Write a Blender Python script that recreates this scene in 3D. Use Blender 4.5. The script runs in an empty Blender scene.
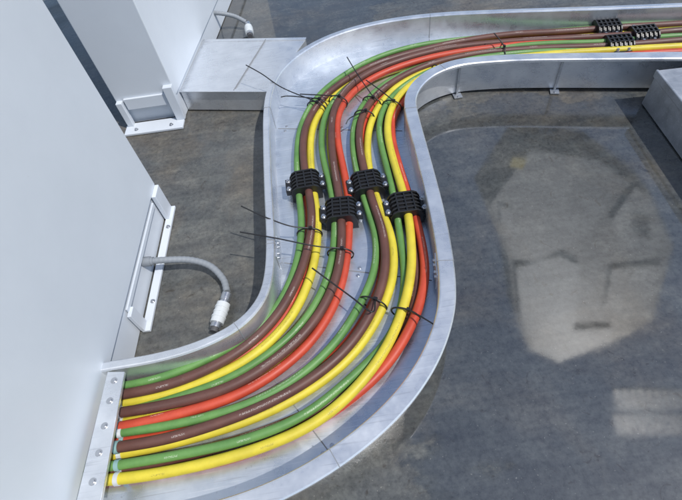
import bpy, bmesh, math, random
import numpy as np
from mathutils import Vector, Matrix
random.seed(4)
D=bpy.data; C=bpy.context
# ------------------------------------------------------------------ survey (camera resection of the site)
F=455.; PIT=math.radians(53); ROL=math.radians(10.0); H=1.40
dn=np.array([math.cos(PIT)*math.sin(ROL),math.cos(PIT)*math.cos(ROL),math.sin(PIT)])
z_=np.array([0,0,1.]); fw=z_-dn*dn.dot(z_); fw/=np.linalg.norm(fw); rt=np.cross(dn,fw); up=-dn
def W(u,v,z=0.):
    d=np.array([u-341.,v-250.,F]); t=(H-z)/d.dot(dn)
    return Vector((d.dot(rt)*t,d.dot(fw)*t,z))
RIM=0.19; FL=0.07
# ------------------------------------------------------------------ materials
def mat(name,col,rough=.5,metal=0.,noise=None,bump=0.,nscale=20.,rvar=0.,ior=1.5,streak=None,prt=None,scr=0.):
    m=D.materials.new(name); m.use_nodes=True; nt=m.node_tree; b=nt.nodes['Principled BSDF']; L=nt.links.new
    b.inputs['Base Color'].default_value=(*col,1); b.inputs['Roughness'].default_value=rough
    b.inputs['Metallic'].default_value=metal; b.inputs['IOR'].default_value=ior
    tc=nt.nodes.new('ShaderNodeTexCoord')
    def nz(sc,vec=None,det=8,ro=.65):
        n=nt.nodes.new('ShaderNodeTexNoise'); n.inputs['Scale'].default_value=sc; n.inputs['Detail'].default_value=det; n.inputs['Roughness'].default_value=ro
        L(vec or tc.outputs['Object'],n.inputs['Vector']); return n.outputs['Fac']
    def rmp(f,p0,c0,p1,c1):
        r=nt.nodes.new('ShaderNodeValToRGB'); r.color_ramp.elements[0].position=p0; r.color_ramp.elements[1].position=p1
        r.color_ramp.elements[0].color=(*c0,1); r.color_ramp.elements[1].color=(*c1,1); L(f,r.inputs['Fac']); return r.outputs['Color']
    def mx(f,a,c,mode='MIX'):
        x=nt.nodes.new('ShaderNodeMix'); x.data_type='RGBA'; x.blend_type=mode
        for s,v in ((x.inputs[0],f),(x.inputs[6],a),(x.inputs[7],c)):
            if isinstance(v,(float,tuple)): s.default_value=v if isinstance(v,float) else (*v,1)
            else: L(v,s)
        return x.outputs[2]
    n=nz(nscale); cc=None
    if noise: cc=rmp(n,.33,noise,.68,col)
    if streak:
        cc=mx(rmp(nz(streak[1],det=10,ro=.75),streak[2],(0,0,0),streak[2]+.12,(.8,.8,.8)),cc if cc else col,streak[0])
    if scr:   # fine directional scratches from handling
        for rot in (.5,1.9):
            mp=nt.nodes.new('ShaderNodeMapping'); mp.inputs['Rotation'].default_value=(0,0,rot); mp.inputs['Scale'].default_value=(6,190,190); L(tc.outputs['Object'],mp.inputs[0])
            cc=mx(rmp(nz(1.,mp.outputs[0],3,.5),.60,(0,0,0),.70,(scr,scr,scr)),cc if cc else col,(.40,.41,.43) if rot<1 else (.9,.92,.95))
    if prt:
        at=nt.nodes.new('ShaderNodeAttribute'); at.attribute_name='uvl'; sp=nt.nodes.new('ShaderNodeSeparateXYZ'); L(at.outputs['Vector'],sp.inputs[0])
        def M(op,a,b_=None):
            q=nt.nodes.new('ShaderNodeMath'); q.operation=op
            for i,v in enumerate((a,b_)):
                if v is None: continue
                if isinstance(v,(int,float)): q.inputs[i].default_value=v
                else: L(v,q.inputs[i])
            return q.outputs[0]
        band=M('LESS_THAN',M('ABSOLUTE',sp.outputs[0]),.0028)
        cv=nt.nodes.new('ShaderNodeCombineXYZ'); L(M('MULTIPLY',sp.outputs[1],260.),cv.inputs[0]); L(M('MULTIPLY',sp.outputs[0],420.),cv.inputs[1])
        txt=M('GREATER_THAN',nz(1.,cv.outputs[0],1,.5),.50)
        cv2=nt.nodes.new('ShaderNodeCombineXYZ'); L(M('MULTIPLY',sp.outputs[1],5.),cv2.inputs[0])
        blk=M('GREATER_THAN',nz(1.,cv2.outputs[0],0,.5),.56)
        f=M('MULTIPLY',M('MULTIPLY',band,M('MULTIPLY',txt,blk)),.38)
        cc=mx(f,cc if cc else col,prt)
    if cc: L(cc,b.inputs['Base Color'])
    if rvar:
        mr=nt.nodes.new('ShaderNodeMapRange'); mr.inputs['To Min'].default_value=rough-rvar; mr.inputs['To Max'].default_value=rough+rvar
        mr.inputs['From Min'].default_value=.3; mr.inputs['From Max'].default_value=.7
        L(n,mr.inputs['Value']); L(mr.outputs['Result'],b.inputs['Roughness'])
    if bump:
        bp=nt.nodes.new('ShaderNodeBump'); bp.inputs['Strength'].default_value=bump; bp.inputs['Distance'].default_value=.004
        L(n,bp.inputs['Height']); L(bp.outputs['Normal'],b.inputs['Normal'])
    return m
M_alu=mat('aluminium',(.80,.82,.84),.32,.75,noise=(.68,.70,.73),nscale=10,rvar=.12,streak=((.42,.41,.39),26,.66),scr=.35)
M_floor=mat('aluminium_sheet',(.72,.77,.83),.32,.75,noise=(.54,.59,.65),nscale=7,rvar=.14,bump=.10,streak=((.22,.2,.18),34,.63),scr=.45)
M_alud=mat('aluminium_weathered',(.52,.54,.57),.42,.65,noise=(.36,.375,.395),nscale=14,rvar=.12,streak=((.16,.15,.14),18,.6),scr=.3)
M_white=mat('white_paint',(.66,.70,.745),.38,0,noise=(.61,.65,.695),nscale=2.2,streak=((.38,.37,.35),20,.68))
M_seam=mat('seam_shadow_gap',(.22,.23,.24),.8)
M_steel=mat('galvanised_steel',(.55,.56,.58),.3,.9,nscale=60,rvar=.1)
M_black=mat('black_nylon',(.012,.012,.013),.38,nscale=50,rvar=.08)
M_grey=mat('grey_conduit',(.24,.26,.28),.5,nscale=40,rvar=.1)
M_clear=mat('pale_fitting',(.66,.69,.70),.2,.1,nscale=30,rvar=.1)
M_lab=mat('white_label',(.8,.8,.78),.5); M_yel=mat('yellow_label',(.8,.6,.05),.5)
M_dark=mat('dark_frame',(.08,.08,.085),.6)
M_rope=mat('gland_sealant',(.25,.42,.42),.6)
def cablemat(name,col,dirt,pc): return mat(name,col,.50,0,noise=dirt,nscale=11,rvar=.08,prt=pc,streak=((dirt[0]*.5+.12,dirt[1]*.5+.11,dirt[2]*.5+.09),40,.62))
M_br=cablemat('cable_brown',(.130,.054,.040),(.088,.037,.029),(.6,.55,.5))
M_rd=cablemat('cable_red',(.58,.074,.032),(.42,.050,.025),(.75,.6,.5))
M_ye=cablemat('cable_yellow',(.70,.58,.045),(.53,.44,.04),(.08,.07,.03))
M_gr=cablemat('cable_green',(.135,.29,.075),(.085,.205,.055),(.6,.65,.5))
# ------------------------------------------------------------------ mesh builder
class MB:
    def __init__(s): s.v=[];s.f=[];s.m=[];s.mats=[];s.sm=[];s.at=[]
    def mi(s,m):
        if m not in s.mats: s.mats.append(m)
        return s.mats.index(m)
    def add(s,vs,fs,m,smooth=False):
        o=len(s.v); s.v+=[tuple(v) for v in vs]; k=s.mi(m)
        for f in fs: s.f.append(tuple(i+o for i in f)); s.m.append(k); s.sm.append(smooth)
    def box(s,c,ax,ay,sx,sy,z0,z1,m,bev=0):
        c=Vector((c[0],c[1],0)); ax=Vector((ax[0],ax[1],0)).normalized(); ay=Vector((-ax.y,ax.x,0))
        vs=[c+ax*x*sx/2+ay*y*sy/2+Vector((0,0,z)) for z in (z0,z1) for x,y in ((-1,-1),(1,-1),(1,1),(-1,1))]
        s.add(vs,[(3,2,1,0),(4,5,6,7),(0,1,5,4),(1,2,6,5),(2,3,7,6),(3,0,4,7)],m)
    def prism(s,pts,z0,z1,m):
        n=len(pts); vs=[(p[0],p[1],z0) for p in pts]+[(p[0],p[1],z1) for p in pts]
        s.add(vs,[tuple(range(n-1,-1,-1)),tuple(range(n,2*n))]+[(i,(i+1)%n,n+(i+1)%n,n+i) for i in range(n)],m)
    def tube(s,pts,r,m,seg=12,caps=True,attr=None):
        pts=[Vector(p) for p in pts]; n=len(pts); vs=[];fs=[]; ref=Vector((0,0,1)); ln=0
        for i,p in enumerate(pts):
            if i: ln+=(p-pts[i-1]).length
            t=(pts[min(i+1,n-1)]-pts[max(i-1,0)]).normalized()
            if i==0:
                a=ref.cross(t)
                if a.length<.01: a=Vector((1,0,0)).cross(t)
                a.normalize()
            else: a=(a-t*a.dot(t)).normalized()
            b=t.cross(a); rr=r(i) if callable(r) else r
            for k in range(seg):
                an=2*math.pi*k/seg; vs.append(p+a*math.cos(an)*rr+b*math.sin(an)*rr)
                if attr is not None:
                    g=(an-math.pi/2+attr*1.0+math.pi)%(2*math.pi)-math.pi; s.at.append((g*rr,ln+attr*3.3,0))
        for i in range(n-1):
            for k in range(seg): fs.append((i*seg+k,i*seg+(k+1)%seg,(i+1)*seg+(k+1)%seg,(i+1)*seg+k))
        s.add(vs,fs,m,True)
        if caps and attr is None: s.add(vs[:seg],[tuple(range(seg-1,-1,-1))],m); s.add(vs[-seg:],[tuple(range(seg))],m)
    def sweep(s,path,nor,prof,m,smooth=False):
        n=len(path);k=len(prof);vs=[]
        for p,q in zip(path,nor):
            for a,z in prof: vs.append((p.x+q.x*a,p.y+q.y*a,z))
        fs=[]
        for i in range(n-1):
            for j in range(k): fs.append((i*k+j,i*k+(j+1)%k,(i+1)*k+(j+1)%k,(i+1)*k+j))
        fs+= [tuple(range(k-1,-1,-1)),tuple((n-1)*k+j for j in range(k))]
        s.add(vs,fs,m,smooth)
    def obj(s,name,parent=None,bevel=0):
        me=D.meshes.new(name); me.from_pydata(s.v,[],s.f); 
        for m in s.mats: me.materials.append(m)
        me.polygons.foreach_set('material_index',s.m); me.polygons.foreach_set('use_smooth',s.sm)
        if s.at and len(s.at)==len(s.v):
            a=me.attributes.new('uvl','FLOAT_VECTOR','POINT'); a.data.foreach_set('vector',np.array(s.at,dtype=np.float32).ravel())
        else:
            bm=bmesh.new(); bm.from_mesh(me); bmesh.ops.recalc_face_normals(bm,faces=bm.faces); bm.to_mesh(me); bm.free()
        me.update(); o=D.objects.new(name,me); C.collection.objects.link(o)
        if parent: o.parent=parent
        if bevel:
            b=o.modifiers.new('bevel','BEVEL'); b.width=bevel; b.segments=2; b.limit_method='ANGLE'
        return o
def empty(name):
    e=D.objects.new(name,None); C.collection.objects.link(e); e.empty_display_size=.1; return e
def spline(P,step=.012):
    P=[Vector(p) for p in P]; out=[]
    Q=[P[0]*2-P[1]]+P+[P[-1]*2-P[-2]]
    for i in range(1,len(Q)-2):
        a,b,c,d=Q[i-1:i+3]; n=max(2,int((c-b).length/step))
        for k in range(n):
            t=k/n; out.append(.5*((2*b)+(c-a)*t+(2*a-5*b+4*c-d)*t*t+(3*b-a-3*c+d)*t**3))
    out.append(P[-1].copy()); return out
def smooth(P,n):
    for _ in range(n): P=[P[0]]+[(P[i-1]+P[i]*2+P[i+1])/4 for i in range(1,len(P)-1)]+[P[-1]]
    return P
def normals(P):
    o=[]
    for i in range(len(P)):
        t=(P[min(i+1,len(P)-1)]-P[max(i-1,0)]); t.z=0; t.normalize(); o.append(Vector((-t.y,t.x,0)))
    return o
# ------------------------------------------------------------------ ground
def ground():
    S=60
    m=D.materials.new('wet_concrete'); m.use_nodes=True; nt=m.node_tree; b=nt.nodes['Principled BSDF']; L=nt.links.new
    tc=nt.nodes.new('ShaderNodeTexCoord')
    def noise(sc,det=8,ro=.6,dist=0,vec=None):
        n=nt.nodes.new('ShaderNodeTexNoise'); n.inputs['Scale'].default_value=sc;n.inputs['Detail'].default_value=det;n.inputs['Roughness'].default_value=ro;n.inputs['Distortion'].default_value=dist
        L(vec or tc.outputs['Object'],n.inputs['Vector']); return n.outputs['Fac']
    def ramp(f,stops):
        r=nt.nodes.new('ShaderNodeValToRGB'); e=r.color_ramp.elements
        e[0].position,e[0].color=stops[0][0],(*stops[0][1],1); e[1].position,e[1].color=stops[-1][0],(*stops[-1][1],1)
        for p,c in stops[1:-1]: x=e.new(p); x.color=(*c,1)
        L(f,r.inputs['Fac']); return r.outputs['Color']
    def mix(f,a,c,mode='MIX'):
        x=nt.nodes.new('ShaderNodeMix'); x.data_type='RGBA'; x.blend_type=mode
        for s,v in ((x.inputs[0],f),(x.inputs[6],a),(x.inputs[7],c)):
            if isinstance(v,(float,tuple)): s.default_value=v if isinstance(v,float) else (*v,1)
            else: L(v,s)
        return x.outputs[2]
    def M(op,a,b_=None,c_=None):
        q=nt.nodes.new('ShaderNodeMath'); q.operation=op
        for i,v in enumerate((a,b_,c_)):
            if v is None: continue
            if isinstance(v,(int,float)): q.inputs[i].default_value=v
            else: L(v,q.inputs[i])
        return q.outputs[0]
    def blob(c,r,rot=0):
        mp=nt.nodes.new('ShaderNodeMapping'); mp.vector_type='TEXTURE'; mp.inputs['Location'].default_value=(c[0],c[1],0); mp.inputs['Scale'].default_value=(r[0],r[1],1); mp.inputs['Rotation'].default_value=(0,0,rot)
        L(tc.outputs['Object'],mp.inputs[0]); ln=nt.nodes.new('ShaderNodeVectorMath'); ln.operation='LENGTH'; L(mp.outputs[0],ln.inputs[0]); return ln.outputs['Value']
    edge=M('MULTIPLY',M('SUBTRACT',noise(3.2,9,.62,.3),.5),1.5)
    c1=W(595,270); d1=M('ADD',blob(c1,(.92,1.05)),edge)
    c2=W(250,22); d2=M('ADD',blob(c2,(.9,.7)),edge)
    dd=M('MINIMUM',d1,d2)
    pud=ramp(dd,[(.88,(1,1,1)),(1.05,(0,0,0))])
    damp=ramp(dd,[(.95,(1,1,1)),(1.6,(0,0,0))])
    base=ramp(noise(2.2,10,.62,.4),[(.28,(.066,.070,.072)),(.5,(.092,.096,.094)),(.72,(.145,.142,.130))])
    brown=ramp(noise(6,8,.7,.8),[(.35,(.095,.082,.064)),(.7,(.165,.14,.108))])
    c=mix(ramp(noise(1.3,7,.62,.5),[(.46,(0,0,0)),(.62,(.75,.75,.75))]),base,brown)
    c=mix(1.,c,ramp(noise(55,6,.75),[(.28,(.55,.55,.55)),(.5,(1,1,1)),(.75,(1.38,1.38,1.34))]),'MULTIPLY')
    c=mix(1.,c,ramp(noise(11,9,.7,.3),[(.3,(.72,.72,.74)),(.7,(1.26,1.25,1.2))]),'MULTIPLY')
    # broom / squeegee streaks
    mp=nt.nodes.new('ShaderNodeMapping'); mp.inputs['Rotation'].default_value=(0,0,.9); mp.inputs['Scale'].default_value=(2.2,26,1); L(tc.outputs['Object'],mp.inputs[0])
    c=mix(1.,c,ramp(noise(1,6,.6,.4,mp.outputs[0]),[(.35,(.84,.84,.85)),(.66,(1.16,1.15,1.12))]),'MULTIPLY')
    c=mix(ramp(noise(15,4,.6,1.6),[(.63,(0,0,0)),(.71,(.6,.6,.6))]),c,(.038,.030,.021))
    c=mix(ramp(noise(140,2,.5),[(.70,(0,0,0)),(.74,(.6,.6,.6))]),c,(.34,.32,.28))
    c=mix(damp,c,mix(1.,c,(.66,.69,.73),'MULTIPLY'))
    L(c,b.inputs['Base Color'])
    wet=ramp(noise(1.7,7,.6,.6),[(.38,(.12,.12,.12)),(.52,(.24,.24,.24)),(.68,(.5,.5,.5))])
    pr=ramp(noise(9,8,.7,.6),[(.40,(.035,.035,.035)),(.58,(.06,.06,.06)),(.74,(.16,.16,.16))])
    L(mix(pud,mix(damp,wet,(.13,.13,.13)),pr),b.inputs['Roughness'])
    L(M('ADD',1.6,M('MULTIPLY',pud,.40)),b.inputs['IOR'])
    bp=nt.nodes.new('ShaderNodeBump'); bp.inputs['Distance'].default_value=.003
    L(M('MULTIPLY',M('SUBTRACT',1.03,pud),.32),bp.inputs['Strength'])
    L(noise(38,8,.7),bp.inputs['Height']); L(bp.outputs['Normal'],b.inputs['Normal'])
    mb=MB(); mb.add([(-S,-S,0),(S,-S,0),(S,S,0),(-S,S,0)],[(0,1,2,3)],m); return mb.obj('ground')
ground()
# ------------------------------------------------------------------ cable tray
A_px=[(40,374),(108,361),(150,354),(185,345),(215,333),(240,318),(257,298),(264,275),(266,240),(264,190),(263,150),(263,115),(266,92),(275,72),(292,55),(318,39),(350,27),(390,18),(440,12),(500,9),(560,7),(620,5),(690,2),(760,-1)]
B_px=[(50,532),(110,523),(165,512),(205,503),(245,491),(285,474),(325,451),(365,421),(398,388),(422,352),(435,318),(439,290),(436,250),(428,205),(416,155),(406,115),(404,98),(411,83),(428,69),(455,59),(490,55),(530,53),(600,52),(690,51),(780,50)]
A=smooth(spline([W(u,v,RIM) for u,v in A_px]),14); B=smooth(spline([W(u,v,RIM) for u,v in B_px]),14)
nA=normals(A); nB=[-n for n in normals(B)]
FA=.030; FB=.052
Ain=[p-n*FA for p,n in zip(A,nA)]
def railprof(Fw): return [(0,.012),(0,RIM-.006),(.003,RIM-.001),(.007,RIM),(Fw-.004,RIM),(Fw,RIM-.004),(Fw,RIM-.014),(Fw-.003,RIM-.014),(Fw-.003,RIM-.005),(.004,RIM-.005),(.004,.012)]
tray=empty('cable_tray')
mb=MB(); mb.sweep(Ain,nA,railprof(FA),M_alu); mb.obj('outer_side_rail',tray)
mb=MB(); mb.sweep(B,nB,railprof(FB),M_alu); mb.obj('inner_side_rail',tray)
me=D.meshes.new('tray_floor'); bm=bmesh.new()
pa=[p+n*.002 for p,n in zip(Ain[::4],nA[::4])]; pb=[p+n*.002 for p,n in zip(B[::4],nB[::4])]
f=bm.faces.new([bm.verts.new((p.x,p.y,FL)) for p in pa+pb[::-1]]); bmesh.ops.triangulate(bm,faces=[f])
bmesh.ops.recalc_face_normals(bm,faces=bm.faces); bm.to_mesh(me); bm.free(); me.materials.append(M_floor)
fo=D.objects.new('tray_floor',me); C.collection.objects.link(fo); fo.parent=tray
mb=MB()
def near(P,q): return min(range(len(P)),key=lambda i:(P[i].x-q.x)**2+(P[i].y-q.y)**2)
def bolt(mb,x,y,z,r=.006,h=.005,m=None):
    m=m or M_steel
    mb.tube([(x,y,z),(x,y,z+.0012)],r*1.5,m,16); mb.tube([(x,y,z+.001),(x,y,z+h)],r,m,6)
for ji,(ua,va,ub,vb) in enumerate([(266,243,438,262),(263,108,405,108),(235,322,330,448),(430,15,440,64)]):
    i=near(A,W(ua,va,RIM)); j=near(B,W(ub,vb,RIM))
    for P,N,i0,Fw in ((Ain,nA,i,FA),(B,nB,j,FB)):
        p=P[i0];n=N[i0];t=Vector((n.y,-n.x,0))
        c=p+n*(Fw/2); mb.box(c,t,0,.002,Fw+.001,RIM-.0005,RIM+.0008,M_seam)
        c2=p-n*.0005; mb.box(c2,t,0,.003,.001,FL,RIM-.004,M_seam)
        if ji in (0,):
            mb.box(p-n*.002+t*0,t,0,.09,.003,FL+.02,RIM-.02,M_alu)
            for k in (-.032,-.014,.014,.032):
                q=p-n*.0035+t*k
                mb.tube([(q.x,q.y,RIM-.045),(q.x-n.x*.006,q.y-n.y*.006,RIM-.045)],.006,M_steel,6)
    a=Ain[i];b_=B[j];c=(a+b_)/2; mb.box(c,(b_-a),0,(b_-a).length-.02,.003,FL+.0005,FL+.0015,M_seam)
    for k in (.08,.3,.52,.74,.93):
        q=a.lerp(b_,k); tt=Vector(((b_-a).y,-(b_-a).x,0)).normalized()
        for sg in (-1,1): bolt(mb,q.x+tt.x*.016*sg,q.y+tt.y*.016*sg,FL,.0045,.003)
for u in (458,566):
    j=near(B,W(u,55,RIM)); p=B[j];n=nB[j];t=Vector((n.y,-n.x,0))
    mb.box(p+n*.010,t,0,.010,.012,.004,RIM-.006,M_alud); mb.box(p+n*.024,t,0,.04,.038,.004,.008,M_alud)
    bolt(mb,(p+n*.034).x,(p+n*.034).y,.008,.005)
mb.obj('splices_and_brackets',tray)
mb=MB(); e=[W(108,372,RIM),W(125,372,RIM),W(101,505,RIM),W(76,505,RIM)]
mb.prism([(p.x,p.y) for p in e],RIM-.008,RIM+.003,M_alu)
for k in (.08,.25,.45,.65,.85):
    p=(e[0].lerp(e[3],k)+e[1].lerp(e[2],k))/2; bolt(mb,p.x,p.y,RIM+.003,.0065)
mb.obj('end_flange',tray,.002)
# ------------------------------------------------------------------ cables
R=.0158
ZB=FL+.042
bund_px=[
 [(60,403),(125,393),(165,385),(210,368),(248,347),(279,317),(297,284),(307,252),(310,217),(305,180),(303,150),(307,124),(322,99),(346,79),(380,61),(430,47),(500,37),(560,33),(610,29),(690,24),(760,20)],
 [(60,427),(125,416),(170,406),(228,388),(273,361),(308,329),(331,291),(341,250),(341,205),(335,172),(330,142),(332,113),(345,92),(366,76),(400,62),(450,50),(520,42),(580,39),(625,37),(690,31),(760,28)],
 [(60,452),(125,443),(180,433),(250,411),(305,382),(346,347),(372,306),(384,270),(383,235),(373,205),(366,180),(360,147),(362,121),(374,99),(395,81),(430,65),(480,54),(540,48),(600,46),(640,43),(690,39),(760,37)],
 [(50,481),(120,474),(180,464),(250,446),(310,420),(355,386),(389,348),(407,310),(414,272),(411,237),(404,202),(393,165),(386,135),(388,114),(400,95),(427,76),(470,63),(540,55),(600,52),(690,48),(760,46)]]
cols=[(M_gr,M_br,M_ye,M_rd),(M_gr,M_br,M_rd,M_ye),(M_gr,M_br,M_ye,M_rd),(M_gr,M_ye,M_rd,M_br)]
tw0=[-.35,.1,-.35,-.1]
paths=[]; glands=MB()
for bi,px in enumerate(bund_px):
    P=smooth(spline([W(u,v,ZB) for u,v in px]),20); N=normals(P); paths.append((P,N))
    e=empty('power_cable_bundle' )
    s=0
    pts=[[] for _ in range(4)]
    off=[(-1.75,-.35),(0,.75),(1.75,-.35),(0.1,-1.3)]
    for i,(p,n) in enumerate(zip(P,N)):
        if i: s+=(P[i]-P[i-1]).length
        tw=tw0[bi]+.42*math.sin(s*2.1+bi*1.9)+.2*math.sin(s*4.7+bi)
        if bi==3:
            k_=min(1,max(0,(1.15-s)/.5)); k_=k_*k_*(3-2*k_); tw=tw*(1-k_)-1.25*k_
        if bi in(0,2):
            k_=min(1,max(0,(.75-s)/.4)); k_=k_*k_*(3-2*k_); tw=tw*(1-k_)-.55*k_
        sp=.97+.24*math.sin(s*3.3+bi*2.2)**2
        for k,(a,b) in enumerate(off):
            aa=a*math.cos(tw)-b*math.sin(tw); bb=a*math.sin(tw)*.7+b*math.cos(tw)
            aa=aa*sp+.24*math.sin(s*5.1+k*1.7+bi*3)+.14*math.sin(s*9.3+k*2.9+bi)
            z=max(FL+R*1.0,FL+R*2.35+bb*R)
            q=p+n*(-aa*R); pts[k].append(Vector((q.x,q.y,z)))
    for k in range(4):
        rr=R*(.84 if k==0 else 1); cp=smooth(pts[k],6)
        mbc=MB(); mbc.tube(cp,rr,cols[bi][k],16,attr=random.uniform(-.6,.6))
        mbc.obj('cable_'+cols[bi][k].name.split('_')[1],e)
        g=cp[near(cp,W(119,[390,414,442,474][bi],.1))]; g2=cp[near(cp,W(124,[390,414,442,474][bi],.1))]
        if (g-g2).length>.004: glands.tube([g,g2],rr*1.15,M_rope if (k+bi)%2 else M_clear,14)
glands.obj('cable_seals',tray)
# ------------------------------------------------------------------ cleats
def cleat(bi,u,v,wid=.145,ln=.10):
    P,N=paths[bi]; i=near(P,W(u,v,ZB+.03)); p=P[i]; n=N[i]; t=Vector((n.y,-n.x,0)); mb=MB()
    zt=FL+R*2.35+R*2.1; w=wid/2
    prof=[(-w*.8,FL+.002),(-w*.8,zt-.030),(-w*.66,zt-.010),(-w*.45,zt),(w*.45,zt),(w*.66,zt-.010),(w*.8,zt-.030),(w*.8,FL+.002)]
    def ext(prof,a,b,m):
        k=len(prof); vs=[]
        for y in (a,b):
            for x,z in prof: q=p+n*x+t*y; vs.append((q.x,q.y,z))
        mb.add(vs,[tuple(range(k-1,-1,-1)),tuple(range(k,2*k))]+[(j,(j+1)%k,k+(j+1)%k,k+j) for j in range(k)],m)
    ext(prof,-ln*.42,ln*.42,M_black)
    for y in np.linspace(-ln*.5,ln*.42,6):
        pr=[(x*1.06,z+(.007 if z>FL+.01 else 0)) for x,z in prof]; ext(pr,y,y+ln*.075,M_black)
    for x in (-w*.42,0,w*.42): 
        q=p+n*x; mb.box(q,t,0,ln*.9,.006,zt,zt+.009,M_black)
    for sgn in (-1,1):
        q=p+n*sgn*w*.93; mb.box(q,t,0,ln*.7,w*.34,FL+.03,FL+.052,M_black)
        for y in (-ln*.22,ln*.22):
            b=q+t*y; mb.tube([(b.x,b.y,FL+.052),(b.x,b.y,FL+.054)],.0095,M_steel,16); mb.tube([(b.x,b.y,FL+.053),(b.x,b.y,FL+.062)],.0065,M_steel,6)
        b=p+n*sgn*w*.93; mb.box(b,t,0,.02,.014,FL,FL+.03,M_steel)
    return mb.obj('cable_cleat',None,.0012)
cleat(0,304,180); cleat(1,339,206); cleat(2,366,180); cleat(3,405,202)
cleat(0,611,28,.14,.11); cleat(1,648,33,.14,.11); cleat(2,624,43,.14,.11)
# ------------------------------------------------------------------ cable ties
def tie(bis,u,v,tail):
    P,N=paths[bis]; i=near(P,W(u,v,ZB+.02)); p=P[i]; n=N[i]; mb=MB(); zc=FL+R*2.3
    ring=[]
    for k in range(33):
        a=2*math.pi*k/32; q=p+n*(R*2.95*math.cos(a)); ring.append((q.x,q.y,max(FL+.001,zc+R*2.25*math.sin(a))))
    mb.tube(ring,.003,M_black,6,False)
    h=ring[9]; mb.box(Vector(h),n,0,.012,.010,h[2]-.003,h[2]+.007,M_black)
    T=[Vector(h)]+[W(a,b,z+.045) for a,b,z in tail]; mb.tube(spline(T,.01),lambda i:.0026,M_black,6)
    mb.obj('cable_tie')
tie(0,300,100,[(283,88,.13),(262,74,.17),(246,65,.19)])
tie(0,303,97,[(290,96,.10),(281,97,.11)])
tie(1,337,98,[(300,94,.10)])
tie(2,366,97,[(358,75,.12),(347,57,.16)])
tie(3,393,102,[(380,90,.11),(366,80,.12)])
tie(2,362,112,[(350,118,.11),(346,124,.1)])
tie(0,308,230,[(290,226,.12),(265,217,.15),(241,206,.18)])
tie(1,341,250,[(315,246,.12),(275,238,.15),(240,232,.16)])
tie(2,378,300,[(372,312,.115),(350,296,.12),(312,268,.15)])
tie(3,408,310,[(420,316,.12),(438,327,.13)])
tie(2,505,52,[(500,40,.12),(494,33,.14)])
tie(3,440,70,[(452,64,.11),(463,61,.12)])
# ------------------------------------------------------------------ cabinets
def P2(a): return Vector((a[0],a[1],0))
zb=.15
w0=P2(W(77,500,zb)); w1=P2(W(155,184,zb)); d=(w1-w0).normalized(); nrm=Vector((d.y,-d.x,0))
cab=empty('equipment_cabinet')
mb=MB(); s=w0-d*1.6; wv=-nrm*1.3
body=[s,w1,w1+wv,s+wv]
mb.prism([(p.x,p.y) for p in body],zb,2.35,M_white); mb.obj('body',cab,.004)
mb=MB(); mb.prism([(p.x,p.y) for p in [s-nrm*.012,w1-nrm*.012-d*.012,w1+wv-d*.012,s+wv]],.004,zb,M_white)
Lf=.60
c=w1-d*(Lf/2)+nrm*.014; mb.box(c,d,0,Lf,.030,.002,.014,M_white)
c=w1-d*.04+nrm*.006; mb.box(c,d,0,.07,.018,.014,.15,M_white)
c=w1-d*(Lf-.02)+nrm*.004; mb.box(c,d,0,.04,.014,.014,.12,M_white)
c=w1-d*(Lf/2+.035)-nrm*.002; mb.box(c,d,0,Lf-.11,.008,.115,.135,M_white)
for k in (.2,.5,.8):
    q=w1-d*(Lf*k)+nrm*.018; bolt(mb,q.x,q.y,.014,.006,.007)
mb.obj('base_frame',cab,.002)
q0=P2(W(187,118)); q1=P2(W(130,126)); d2=(P2(W(207,40,.12))-P2(W(186,90,.12))).normalized(); x2=(q1-q0).normalized()
cab2=empty('equipment_cabinet')
mb=MB(); bd=[q0,q0+d2*2.2,q1+d2*2.2,q1]; mb.prism([(p.x,p.y) for p in bd],.14,2.3,M_white); mb.obj('body',cab2,.004)
mb=MB(); ins=(q1-q0)*.03; mb.prism([(p.x,p.y) for p in [q0+ins+d2*.02,q0+ins+d2*2.2,q1-ins+d2*2.2,q1-ins+d2*.02]],.004,.14,M_white)
wd=(q1-q0).length; mb.box((q0+q1)/2-d2*.045,x2,0,wd,.09,.002,.014,M_white)
mb.box(q0+x2*.02-d2*.012,x2,0,.045,.03,.014,.20,M_white); mb.box(q1-x2*.02-d2*.012,x2,0,.03,.03,.014,.15,M_white)
mb.box((q0+q1)/2-d2*.006,x2,0,wd-.09,.012,.10,.16,M_white)
for k in (.2,.8):
    q=q0.lerp(q1,k)-d2*.06; bolt(mb,q.x,q.y,.014,.007,.008)
mb.obj('base_frame',cab2,.002)
# ------------------------------------------------------------------ duct
dz=.12
pp=[W(180,91,dz),W(268,91,dz),W(306,39,dz),W(203,41,dz)]
duct=empty('metal_duct'); mb=MB(); mb.prism([(p.x,p.y) for p in pp],.006,dz,M_alu); mb.obj('casing',duct,.003)
mb=MB(); a,b,c_,d_=pp; 
mb.box((a+b)/2,(b-a),0,(b-a).length,.022,dz+.0005,dz+.004,M_alu)
mb.box((d_+c_)/2,(c_-d_),0,(c_-d_).length,.022,dz+.0005,dz+.004,M_alu)
m1=a.lerp(b,.62);m2=d_.lerp(c_,.62); mb.box((m1+m2)/2,(m2-m1),0,(m2-m1).length,.003,dz+.0002,dz+.0055,M_seam)
mb.obj('lid_flanges',duct)
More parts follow.
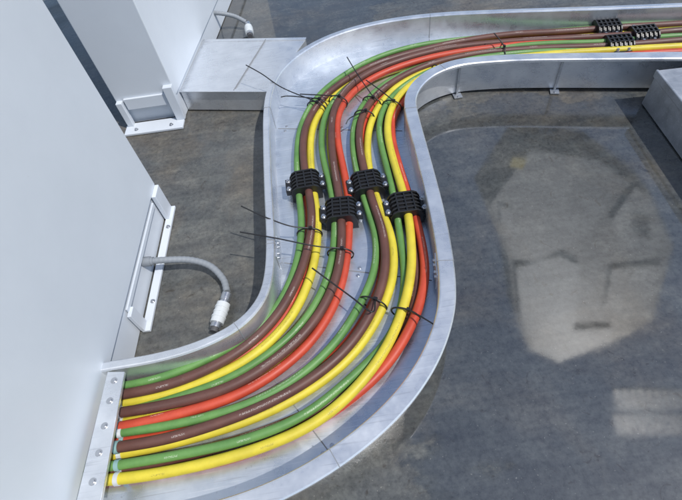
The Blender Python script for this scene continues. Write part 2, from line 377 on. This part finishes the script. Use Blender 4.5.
# ------------------------------------------------------------------ conduits
def conduit(px,fit,name):
    e=empty(name); P=spline([W(u,v,z) for u,v,z in px],.004); mb=MB()
    mb.tube(P,lambda i:.0125+.0006*math.sin(i*1.6),M_grey,14); mb.obj('flexible_hose',e)
    mb=MB(); a=W(*fit[0]); b=W(*fit[1]); t=(b-a); l=t.length
    def sec(f0,f1,r,m,seg=20): mb.tube([a+t*f0,a+t*f1],r,m,seg)
    sec(-.1,.12,.021,M_steel,6); sec(.12,.22,.017,M_steel); sec(.22,.85,.024,M_clear,20); sec(.85,1,.020,M_steel,8)
    for k in (.35,.5,.65): sec(k,k+.04,.026,M_clear)
    sec(.95,1.12,.014,M_dark,12)
    mb.obj('connector',e)
    mb=MB(); p=P[0]; t2=(P[3]-P[0]).normalized(); mb.tube([p-t2*.03,p+t2*.03],.019,M_grey,8); mb.tube([p+t2*.03,p+t2*.04],.016,M_grey,16); mb.obj('gland',e)
conduit([(143,262,.09),(165,260,.085),(190,260,.07),(210,266,.055),(223,279,.04),(227,292,.04)],[(226,297,.04),(215,328,.035)],'flexible_conduit')
conduit([(203,13,.12),(218,13,.11),(234,16,.08),(246,22,.05)],[(248,25,.045),(250,35,.04)],'flexible_conduit')
# ------------------------------------------------------------------ curb at right
mb=MB(); a=P2(W(641,104)); b=P2(W(684,164)); t=(b-a).normalized(); n=Vector((-t.y,t.x,0))
if n.x<0: n=-n
mb.box(a+t*.7+n*.3,t,0,1.4,.6,.004,RIM-.02,M_alud); mb.box(a+t*.68-n*.004,t,0,1.36,.010,RIM-.05,RIM-.016,M_alud)
mb.obj('metal_curb',None,.003)
# ------------------------------------------------------------------ white enclosure north-east (seen only as reflection)
Y0=4.3
def refl(u,v):
    g=W(u,v,0); k=(Y0-g.y)/g.y; return (g.x+g.x*k, H*k)
enc=empty('rooftop_enclosure')
def panel(px,y,th,m,name):
    pts=[refl(u,v) for u,v in px]; n=len(pts); mb=MB()
    vs=[(x,y,z) for x,z in pts]+[(x,y+th,z) for x,z in pts]
    mb.add(vs,[tuple(range(n)),tuple(range(2*n-1,n-1,-1))]+[(i,(i+1)%n,n+(i+1)%n,n+i) for i in range(n)],m); mb.obj(name,enc)
M_cas=mat('enclosure_paint',(.58,.58,.57),.5,0,noise=(.44,.44,.43),nscale=1.3)
M_cas2=mat('enclosure_paint_light',(.74,.74,.72),.5,0,noise=(.62,.62,.60),nscale=2)
M_cas0=mat('enclosure_frame_grey',(.27,.27,.27),.5,0,noise=(.20,.20,.20),nscale=2)
panel([(529,147),(603,158),(652,194),(676,250),(654,324),(618,344),(560,365),(531,353),(517,320),(511,264),(486,205)],Y0+.08,.5,M_cas0,'main_frame')
panel([(531,150),(600,161),(632,184),(612,196),(596,222),(577,246),(560,250),(538,262),(514,259),(490,205)],Y0,.07,M_cas,'casing')
panel([(636,188),(651,197),(672,247),(640,256),(622,246),(612,222)],Y0+.02,.05,M_cas,'casing')
panel([(516,268),(560,256),(580,266),(574,330),(612,328),(610,342),(560,361),(535,350),(521,320)],Y0,.07,M_cas2,'service_panel')
panel([(612,270),(662,266),(650,320),(622,318),(606,306)],Y0+.02,.05,M_cas,'service_panel')
panel([(512,156),(526,158),(522,168),(509,165)],Y0-.03,.02,M_yel,'warning_label')
panel([(500,204),(514,210),(511,224),(500,219)],Y0-.03,.02,M_lab,'rating_label')
for k in range(3): panel([(633,216+k*8),(650,220+k*8),(650,222+k*8),(633,218+k*8)],Y0-.03,.02,M_dark,'lettering')
for r_ in range(2):
  for i in range(9):
    x=614+i*8; y=390+r_*25; panel([(x,y),(x+4,y),(x+9,y+20),(x+5,y+20)],Y0,.1,M_cas0,'louvre')
x0,_=refl(530,200); x1,_=refl(650,250)
mb=MB(); mb.box((x0,Y0+.3),(1,0),0,.08,.08,0,3.0,M_alud); mb.box((x1,Y0+.3),(1,0),0,.08,.08,0,3.0,M_alud); mb.obj('posts',enc)
# ------------------------------------------------------------------ light
sd=Vector((.55,-.42,1.15)).normalized()
su=D.lights.new('sun','SUN'); su.energy=3.3; su.angle=math.radians(.6); su.color=(1,.975,.94)
so=D.objects.new('sun',su); C.collection.objects.link(so); so.rotation_euler=sd.to_track_quat('Z','Y').to_euler()
w=D.worlds.new('World'); C.scene.world=w; w.use_nodes=True; nt=w.node_tree; bg=nt.nodes['Background']
sk=nt.nodes.new('ShaderNodeTexSky'); sk.sky_type='NISHITA'; sk.sun_disc=False; sk.sun_elevation=math.asin(sd.z); sk.sun_rotation=math.atan2(sd.x,sd.y)
nt.links.new(sk.outputs[0],bg.inputs[0]); bg.inputs[1].default_value=.15
# ------------------------------------------------------------------ camera
cd=D.cameras.new('camera'); co=D.objects.new('camera',cd); C.collection.objects.link(co); C.scene.camera=co
cd.sensor_width=36; cd.lens=F/682*36; cd.clip_end=500; cd.clip_start=.02
X=Vector((rt[0],fw[0],up[0])); Y=-Vector((rt[1],fw[1],up[1])); Z=-Vector((rt[2],fw[2],up[2]))
co.matrix_world=Matrix(((X.x,Y.x,Z.x,0),(X.y,Y.y,Z.y,0),(X.z,Y.z,Z.z,H),(0,0,0,1)))
C.scene.view_settings.view_transform='Standard'; C.scene.view_settings.look='None'; C.scene.view_settings.exposure=0
